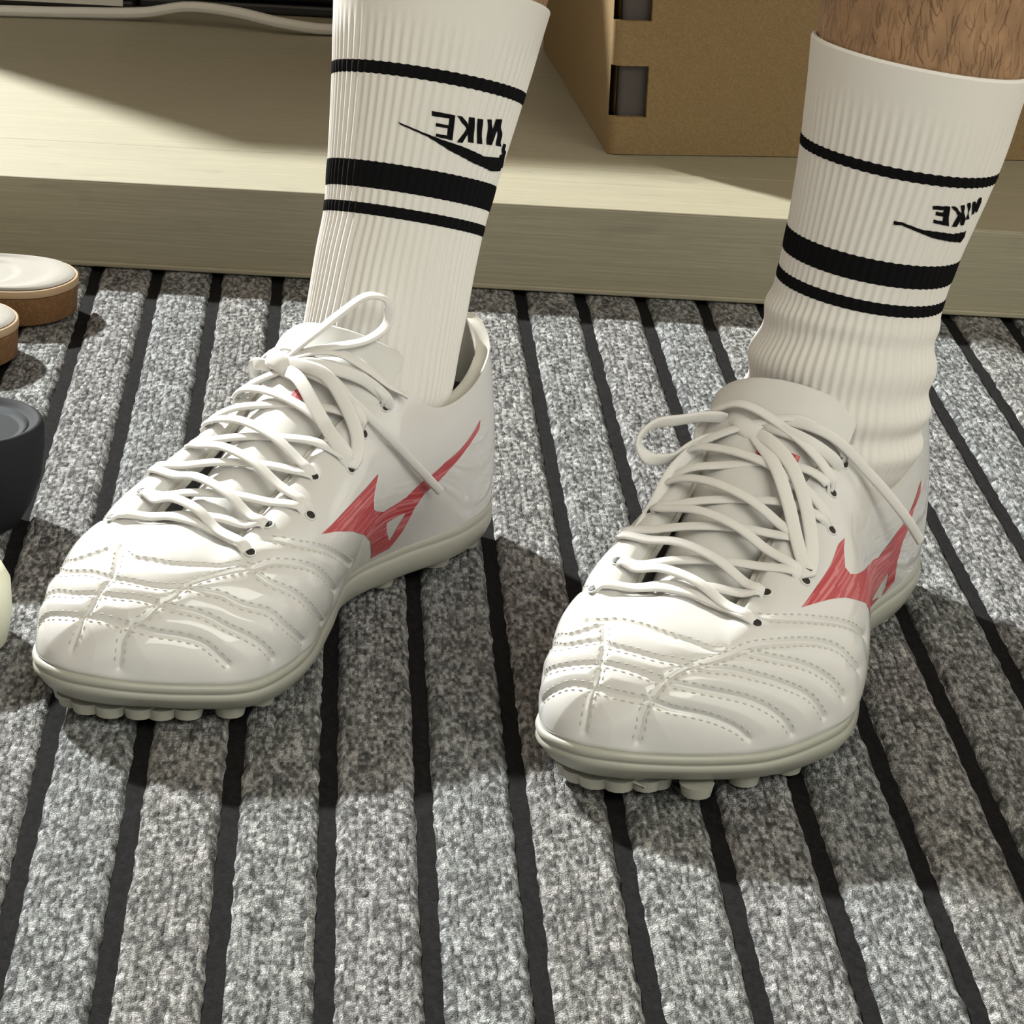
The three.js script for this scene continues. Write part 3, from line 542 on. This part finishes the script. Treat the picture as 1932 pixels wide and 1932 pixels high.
const shoeB = makeShoe({
  pose: [0.1548, -1.143, 0.4235], tip: 8, open: [7, 8], res: [860, 150], label: 'white sports shoe farther from the sandals, its lace loop hanging out to the left', cross: 1,
  far: [0, 13, 25, 28, 28, 29, 35, 42, 46, 46, 43, 37, 29, 18], near: [0, 13, 24, 27, 24, 29, 43, 49, 43.5, 33.5, 19, 4, -6, -18], arch: [0, 0, 0, 1, 6, 8, 3, 0, 0, 0, 0, 0, 0, 0],
  seams: [
    [[11.67, 0.753], [12.23, 0.606], [12.49, 0.501], [12.69, 0.399], [12.75, 0.295], [12.86, 0.202], [12.92, 0.110]],
    [[19.13, 0.225], [18.86, 0.289], [18.49, 0.373], [17.85, 0.460], [16.89, 0.558], [15.68, 0.665], [14.79, 0.649], [14.29, 0.516], [14.22, 0.387], [14.23, 0.288], [14.36, 0.191], [14.40, 0.102]],
    [[9.60, 0.360], [10.80, 0.520], [11.92, 0.631], [12.39, 0.612], [13.05, 0.598], [13.77, 0.607], [14.54, 0.623], [15.25, 0.592], [16.29, 0.461], [17.06, 0.357], [17.65, 0.262], [17.93, 0.195], [18.18, 0.115]],
    [[15.72, 0.647], [16.68, 0.507], [17.47, 0.405], [17.98, 0.321], [18.37, 0.240], [18.62, 0.167]],
    [[10.20, 0.270], [11.20, 0.420], [12.44, 0.503], [12.90, 0.502], [13.51, 0.502], [14.14, 0.492], [14.97, 0.479], [15.77, 0.402], [16.50, 0.316], [17.04, 0.224], [17.34, 0.149], [17.48, 0.094]],
    [[10.60, 0.160], [11.40, 0.280], [12.00, 0.349], [12.68, 0.363], [13.24, 0.357], [13.71, 0.357], [14.18, 0.360], [14.84, 0.334], [15.40, 0.300], [15.96, 0.241], [16.40, 0.173], [16.64, 0.116]],
    [[11.13, 0.748], [11.94, 0.778], [13.09, 0.737], [14.16, 0.753], [15.14, 0.732]],
    [[15.39, 0.943], [16.48, 0.731], [17.76, 0.563], [18.75, 0.447], [19.20, 0.380], [19.59, 0.306]],
    [[9.1, 0.08], [9.3, 0.25], [10.0, 0.45], [11.0, 0.62], [11.7, 0.75]],
    [[7.6, 0.1], [8.0, 0.35], [9.0, 0.58], [10.2, 0.78]],
  ],
  stitch: STITCH, puff, eyes: EYES, tongue: TONGUE.map((r) => [r[0] + 7, r[1], r[2], r[3], 8]),
  bow: [
    { name: 'bow_loop', up: [0, 0.3, 1], w: 5.2, pts: [[131, 97, 17], [129, 99, 25], [134, 100, 32], [141, 99.5, 39], [150, 98.5, 47], [155, 93, 50], [154, 87, 46], [147, 86, 40], [141, 90, 35], [135, 93, 29], [132, 95, 20]] },
    { name: 'bow_loop', up: CAM_B, w: 5.2, pts: [[134, 97, 16], [141, 98, 4], [149, 93, -8], [161, 83, -19], [178, 70.5, -28.5], [186, 67, -30], [175, 75.5, -21], [165, 83, -14], [153, 92, -4], [138, 97, 10]] },
    { name: 'lace_tail', up: CAM_B, pts: [[132, 98, 15], [136, 101, 2], [136, 98, -11], [131, 91, -19], [129, 87.5, -20]] },
    { name: 'lace_tail', up: CAM_B, w: 4, pts: [[133, 98, 14], [132, 103, 2], [131, 101, -15], [117, 83, -29], [102, 64, -39], [88, 50, -42]] },
    { name: 'lace_tail', up: CAM_B, pts: [[130, 95, 20], [137, 91, 30], [152, 84, 36], [169, 74, 37], [187, 65, 38], [200, 57, 40]] },
    { name: 'lace_tail', up: CAM_B, pts: [[131, 98, 19], [126, 98, 27], [124, 97, 33], [126, 93, 36], [128, 88, 36]] },
    { name: 'lace_knot', up: CAM_B, w: 8, t: 6, pts: [[127, 98, 24], [131, 99, 19], [135, 98, 14], [136, 97, 9]] },
  ],
  tongueMark: [[0.53, -0.02], [0.56, -0.03], [0.58, -0.25], [0.585, -0.6], [0.56, -0.62], [0.54, -0.3]],
  logos: [{ polys: LOGO_B, tex: [0.15, 0, -0.04, 2.1] }, { polys: LOGO_B.map(mir), tex: [0.15, 0, 0.04, 2.1] }],
});

// ---------------------------------------------------------------- the person's legs
const LEG = { // sock rings from the cuff down: centre x, y, z, radius across, radius front to back
  L: [[-0.0374, 0.228, -1.1679, 0.0441, 0.0445], [-0.0412, 0.1963, -1.1576, 0.0391, 0.0405], [-0.0463, 0.1602, -1.1458, 0.0341, 0.037], [-0.0491, 0.1406, -1.1395, 0.0321, 0.036], [-0.0514, 0.127, -1.135, 0.032, 0.037], [-0.0538, 0.1096, -1.1294, 0.0319, 0.039], [-0.0559, 0.0958, -1.1249, 0.0317, 0.041], [-0.0579, 0.0805, -1.1199, 0.0315, 0.043], [-0.06, 0.06, -1.112, 0.022, 0.03]],
  R: [[0.1448, 0.2299, -1.08, 0.0418, 0.0435], [0.1398, 0.1933, -1.0782, 0.0374, 0.04], [0.1324, 0.1581, -1.0764, 0.0329, 0.037], [0.1292, 0.1419, -1.0756, 0.0319, 0.0365], [0.1262, 0.1236, -1.0747, 0.0334, 0.039], [0.1235, 0.1024, -1.0736, 0.0355, 0.042], [0.1215, 0.0826, -1.0726, 0.035, 0.043], [0.119, 0.06, -1.07, 0.022, 0.03]],
};
const AX = { L: [0.125, 1, -0.325], R: [0.135, 1, -0.05] };
const YAW = { L: 0.5027, R: 0.4585 };
{
  // skin: one continuous surface from ankles over knees to hips
  const R = 72, mc = new MarchingCubes(R, new THREE.MeshStandardMaterial(), false, false, 400000), c0 = [0.09, 0.53, -1.24], half = 0.6;
  mc.isolation = 0;
  const bones = [];
  const leg = (k, knee, hip) => {
    const r = LEG[k], a = r[r.length - 2], top = r[0]; // inside the sock the leg is thinner than the knit
    bones.push([[a[0], a[1], a[2]], [r[3][0], r[3][1], r[3][2]], a[3] - 0.006, r[3][3] - 0.004], [[r[3][0], r[3][1], r[3][2]], [r[1][0], r[1][1], r[1][2]], r[3][3] - 0.004, r[1][3] - 0.003], [[r[1][0], r[1][1], r[1][2]], [top[0], top[1], top[2]], r[1][3] - 0.003, top[3] - 0.0035]);
    const d = AX[k], calf = [top[0] + d[0] * 0.08, top[1] + 0.08, top[2] + d[2] * 0.08 - 0.004];
    bones.push([[top[0], top[1], top[2]], calf, top[3] - 0.0035, 0.052], [calf, knee, 0.052, 0.05], [knee, hip, 0.054, 0.08]);
  };
  leg('L', [-0.006, 0.47, -1.245], [0.1, 0.93, -1.3]); leg('R', [0.176, 0.47, -1.09], [0.26, 0.93, -1.22]);
  bones.push([[0.1, 0.95, -1.3], [0.26, 0.95, -1.22], 0.09, 0.09]);
  const sd = (p) => {
    let d = 1;
    for (const [a, b, ra, rb] of bones) {
      const bx = b[0] - a[0], by = b[1] - a[1], bz = b[2] - a[2], t = clamp(((p[0] - a[0]) * bx + (p[1] - a[1]) * by + (p[2] - a[2]) * bz) / (bx * bx + by * by + bz * bz), 0, 1);
      const e = Math.hypot(p[0] - a[0] - bx * t, p[1] - a[1] - by * t, p[2] - a[2] - bz * t) - lerp(ra, rb, t), k = 0.008, h = Math.max(k - Math.abs(d - e), 0) / k; d = Math.min(d, e) - h * h * k / 4;
    }
    return d;
  };
  for (let z = 0; z < R; z++) for (let y = 0; y < R; y++) for (let x = 0; x < R; x++) {
    const f = (i, k) => c0[k] + (i - R / 2) / (R / 2) * half; mc.field[x + y * R + z * R * R] = -sd([f(x, 0), f(y, 1), f(z, 2)]);
  }
  mc.update();
  const n = mc.count, pos = new Float32Array(n * 3), nor = new Float32Array(n * 3), uv = new Float32Array(n * 2), e = 0.002;
  for (let i = 0; i < n; i++) {
    const p = [0, 1, 2].map((k) => c0[k] + mc.positionArray[i * 3 + k] * half);
    for (let it = 0; it < 2; it++) { const d = sd(p), g = [0, 1, 2].map((k) => { const a = [...p], b = [...p]; a[k] += e; b[k] -= e; return (sd(a) - sd(b)) / (2 * e); }); for (let k = 0; k < 3; k++) { p[k] -= g[k] * d; nor[i * 3 + k] = g[k]; } }
    pos.set(p, i * 3); const lx = p[0] > 0.05 ? 0.15 : -0.03, lz = p[0] > 0.05 ? -1.08 : -1.19; uv[i * 2] = Math.atan2(p[0] - lx, p[2] - lz) / 6.2832; uv[i * 2 + 1] = p[1] / 0.28;
  }
  const g = new THREE.BufferGeometry(); g.setAttribute('position', new THREE.BufferAttribute(pos, 3)); g.setAttribute('normal', new THREE.BufferAttribute(nor, 3)); g.setAttribute('uv', new THREE.BufferAttribute(uv, 2));
  const a = noiseGrid(128, 64), b = noiseGrid(40, 30);
  const hairs = canvasTex(1024, 1024, (cx, w, h) => {
    const im = cx.createImageData(w, h);
    for (let y = 0; y < h; y++) for (let x = 0; x < w; x++) { const v = 0.84 + 0.16 * a(x / 8, y / 16) + 0.12 * b(x / 25.6, y / 34.13), o = (y * w + x) * 4; im.data[o] = 152 * v; im.data[o + 1] = 121 * v; im.data[o + 2] = 92 * v; im.data[o + 3] = 255; }
    cx.putImageData(im, 0, 0);
    for (let i = 0; i < 5200; i++) { const x = rnd() * w, y = rnd() * h, l = 12 + rnd() * 30; cx.strokeStyle = 'rgba(50,32,22,' + (0.15 + rnd() * 0.3) + ')'; cx.lineWidth = 0.8 + rnd() * 1.3; cx.beginPath(); cx.moveTo(x, y); cx.quadraticCurveTo(x + (rnd() - 0.5) * 14, y + l * 0.6, x + (rnd() - 0.5) * 22, y + l); cx.stroke(); }
  });
  const body = obj('person', g, std(0xffffff, 0.55, { map: hairs, bumpMap: hairs, bumpScale: 0.0006, specularIntensity: 0.4 }));
  tag(body, 'bare-legged person standing on the mat in white striped socks and white shoes', 'person');
}
function makeSock(k, label, cfg) {
  const r = LEG[k], cen = new THREE.CatmullRomCurve3(r.map((q) => V(q)), false, 'centripetal'), rad = new THREE.CatmullRomCurve3(r.map((q) => new THREE.Vector3(q[3], q[4], 0)), false, 'centripetal');
  const ax = V(AX[k]).normalize(), yaw = YAW[k];
  const sock = thing('crew_sock', label, 'sock', [0, 0, 0], 0, 'pair of white striped socks');
  const n = r.length - 1;
  // s: 0 at the cuff ... n at the bottom ring; th = 0 toward the camera, growing to the image's right
  const at = (th, s, off = 0) => {
    const t = clamp(s / n, 0, 1), c = cen.getPoint(t), q = rad.getPoint(t);
    const low = smooth(3, 6, s), ee = ax.clone().lerp(new THREE.Vector3(0, 1, 0), low * 0.4).normalize();
    const fx = new THREE.Vector3(0, 0, 1).addScaledVector(ee, -ee.z).normalize(), rt = new THREE.Vector3().crossVectors(ee, fx).normalize();
    let rr = 0; { const a = Math.sin(th), b = Math.cos(th); rr = 1 / Math.sqrt((a / q.x) ** 2 + (b / q.y) ** 2); }
    const rib = cfg.rib(s) * 0.00035 * Math.cos(th * 66) , wr = cfg.wrinkle(th, s);
    rr += off + rib + wr;
    const x = Math.sin(th) * rr, z = Math.cos(th) * rr;
    return [c.x + rt.x * x + fx.x * z, c.y + rt.y * x + fx.y * z, c.z + rt.z * x + fx.z * z];
  };
  const knitN = noiseGrid(128, 128);
  const NT = 528;
  obj('tube', gridGeo(NT, 220, (a, b) => { const th = a * 2 * Math.PI, s = b * n; return [...at(th, s), a * 30, b * 30]; }, true, false), cfg.mat, sock);
  obj('cuff_edge', gridGeo(160, 10, (a, b) => { // rolled top edge and the inside of the cuff
    const th = a * 2 * Math.PI; if (b <= 0.5) { const q = b / 0.5 * Math.PI, up = 0.0012 * Math.sin(q), o = -0.0012 * (1 - Math.cos(q)); const p = at(th, 0, o); return [p[0] + ax.x * up, p[1] + ax.y * up, p[2] + ax.z * up]; }
    const p = at(th, (b - 0.5) * 1.2, -0.0024); return p;
  }, true, true), cfg.mat, sock);
  for (const [s0, s1] of cfg.stripes) {
    const m = obj('stripe', gridGeo(NT, 8, (a, b) => { const th = a * 2 * Math.PI, e = 0.00028 * Math.pow(Math.sin(Math.PI * clamp(b, 0.02, 0.98)), 0.3) - 0.00003; const w = 0.004 * Math.sin(th * 66) * (b < 0.1 || b > 0.9 ? 1 : 0); return [...at(th, lerp(s0, s1, b) + w, e), a * 30, b]; }, true, false), cfg.black, sock); m.userData.label = 'black knitted stripe';
  }
  const nr = (u, v) => { const a = V(at(u + 0.01, v)).sub(V(at(u - 0.01, v))), b = V(at(u, v + 0.02)).sub(V(at(u, v - 0.02))); const m = a.cross(b).normalize(); return [m.x, m.y, m.z]; };
  if (cfg.logo) { const g = setNormals(patch(cfg.logo, 0.02, 0.05, (u, v) => at(u, v, 0.0003)), (u, v) => { const q = nr(u, v), p = at(u, v), c = cen.getPoint(clamp(v / n, 0, 1)); const d = q[0] * (p[0] - c.x) + q[2] * (p[2] - c.z); return d < 0 ? q.map((x) => -x) : q; }); const m = obj('knitted_logo', faceAlong(g), cfg.black, sock); m.userData.label = 'black knitted letters over a swoosh'; }
  return { at };
}
const LETTERS_L = [
  [[0.092, 1.402], [0.341, 1.402], [0.364, 1.644], [0.180, 1.639], [0.178, 1.609], [0.295, 1.608], [0.285, 1.538], [0.161, 1.541], [0.157, 1.508], [0.287, 1.508], [0.281, 1.443], [0.103, 1.449]],
  [[0.490, 1.390], [0.557, 1.385], [0.630, 1.625], [0.549, 1.629]],
  [[0.356, 1.403], [0.419, 1.398], [0.542, 1.492], [0.547, 1.543]],
  [[0.501, 1.484], [0.549, 1.521], [0.480, 1.651], [0.423, 1.651]],
  [[0.603, 1.385], [0.664, 1.381], [0.746, 1.615], [0.662, 1.622]],
  [[0.869, 1.346], [0.951, 1.333], [1.125, 1.586], [1.009, 1.593]],
  [[0.731, 1.370], [0.802, 1.360], [0.909, 1.601], [0.823, 1.608]],
  [[0.848, 1.349], [0.936, 1.335], [0.919, 1.599], [0.831, 1.607]],
  [[-0.228, 1.557], [0.044, 1.620], [0.260, 1.659], [0.490, 1.683], [0.825, 1.729], [1.133, 1.700], [1.219, 1.650], [1.141, 1.549], [1.223, 1.547], [1.403, 1.663], [1.424, 1.775], [1.319, 1.828], [1.039, 1.861], [0.676, 1.825], [0.364, 1.753], [0.096, 1.654], [-0.197, 1.581]],
];
const LETTERS_R = [
  [[0.276, 1.288], [0.469, 1.280], [0.555, 1.484], [0.352, 1.459], [0.343, 1.425], [0.450, 1.435], [0.442, 1.389], [0.348, 1.380], [0.339, 1.344], [0.429, 1.347], [0.423, 1.323], [0.293, 1.325]],
  [[0.618, 1.269], [0.653, 1.260], [0.813, 1.474], [0.735, 1.478]],
  [[0.484, 1.279], [0.545, 1.280], [0.664, 1.349], [0.689, 1.405]],
  [[0.635, 1.345], [0.712, 1.391], [0.664, 1.488], [0.612, 1.492]],
  [[0.708, 1.249], [0.741, 1.238], [0.844, 1.413], [0.813, 1.427]],
  [[0.798, 1.238], [0.829, 1.228], [0.926, 1.372], [0.855, 1.373]],
  [[0.867, 1.199], [0.930, 1.195], [1.014, 1.349], [0.932, 1.352]],
  [[0.855, 1.202], [0.926, 1.200], [0.922, 1.365], [0.861, 1.369]],
  [[-0.038, 1.494], [0.042, 1.494], [0.249, 1.539], [0.463, 1.548], [0.666, 1.566], [0.919, 1.551], [0.932, 1.614], [0.917, 1.676], [0.647, 1.649], [0.413, 1.617], [0.203, 1.564], [0.052, 1.526], [-0.034, 1.532]],
];
const kn = noiseGrid(256, 256);
const knit = dataTex(256, 256, (x, y) => { const v = 232 + 20 * (kn(x, y) - 0.5) + (y % 8 < 3 ? -6 : 0); return [v, v * 0.995, v * 0.98]; }, true);
const sockM = std(lin(0.88, 0.87, 0.86), 0.92, { map: knit, sheen: 0.4, sheenRoughness: 0.6 }), blackM = std(lin(0.005, 0.005, 0.006), 0.95, { specularIntensity: 0.2 });
const ribF = (s) => smooth(0.25, 0.8, s);
const sockA = makeSock('L', 'white crew sock with black stripes in the shoe nearest the sandals, smooth at the ankle', { rib: ribF, wrinkle: () => 0, logo: LETTERS_L, stripes: [[0.99, 1.12], [2.0, 2.47], [2.77, 3.0]], mat: sockM, black: blackM });
const sockB = makeSock('R', 'white crew sock with black stripes, wrinkled above the shoe farther from the sandals', { rib: ribF, wrinkle: (th, s) => (0.0009 + 0.0003 * Math.sin(th * 2 + s)) * smooth(3.2, 3.8, s) * smooth(6.4, 5.8, s) * Math.sin(s * 7.5 + 0.9 * Math.sin(th + 0.6) + 0.4 * Math.cos(th * 2) + 0.5 * Math.sin(s * 2.3)) , logo: LETTERS_R, stripes: [[0.98, 1.09], [1.95, 2.44], [2.87, 3.13]], mat: sockM, black: blackM });
//@END
renderer.render(scene, camera);
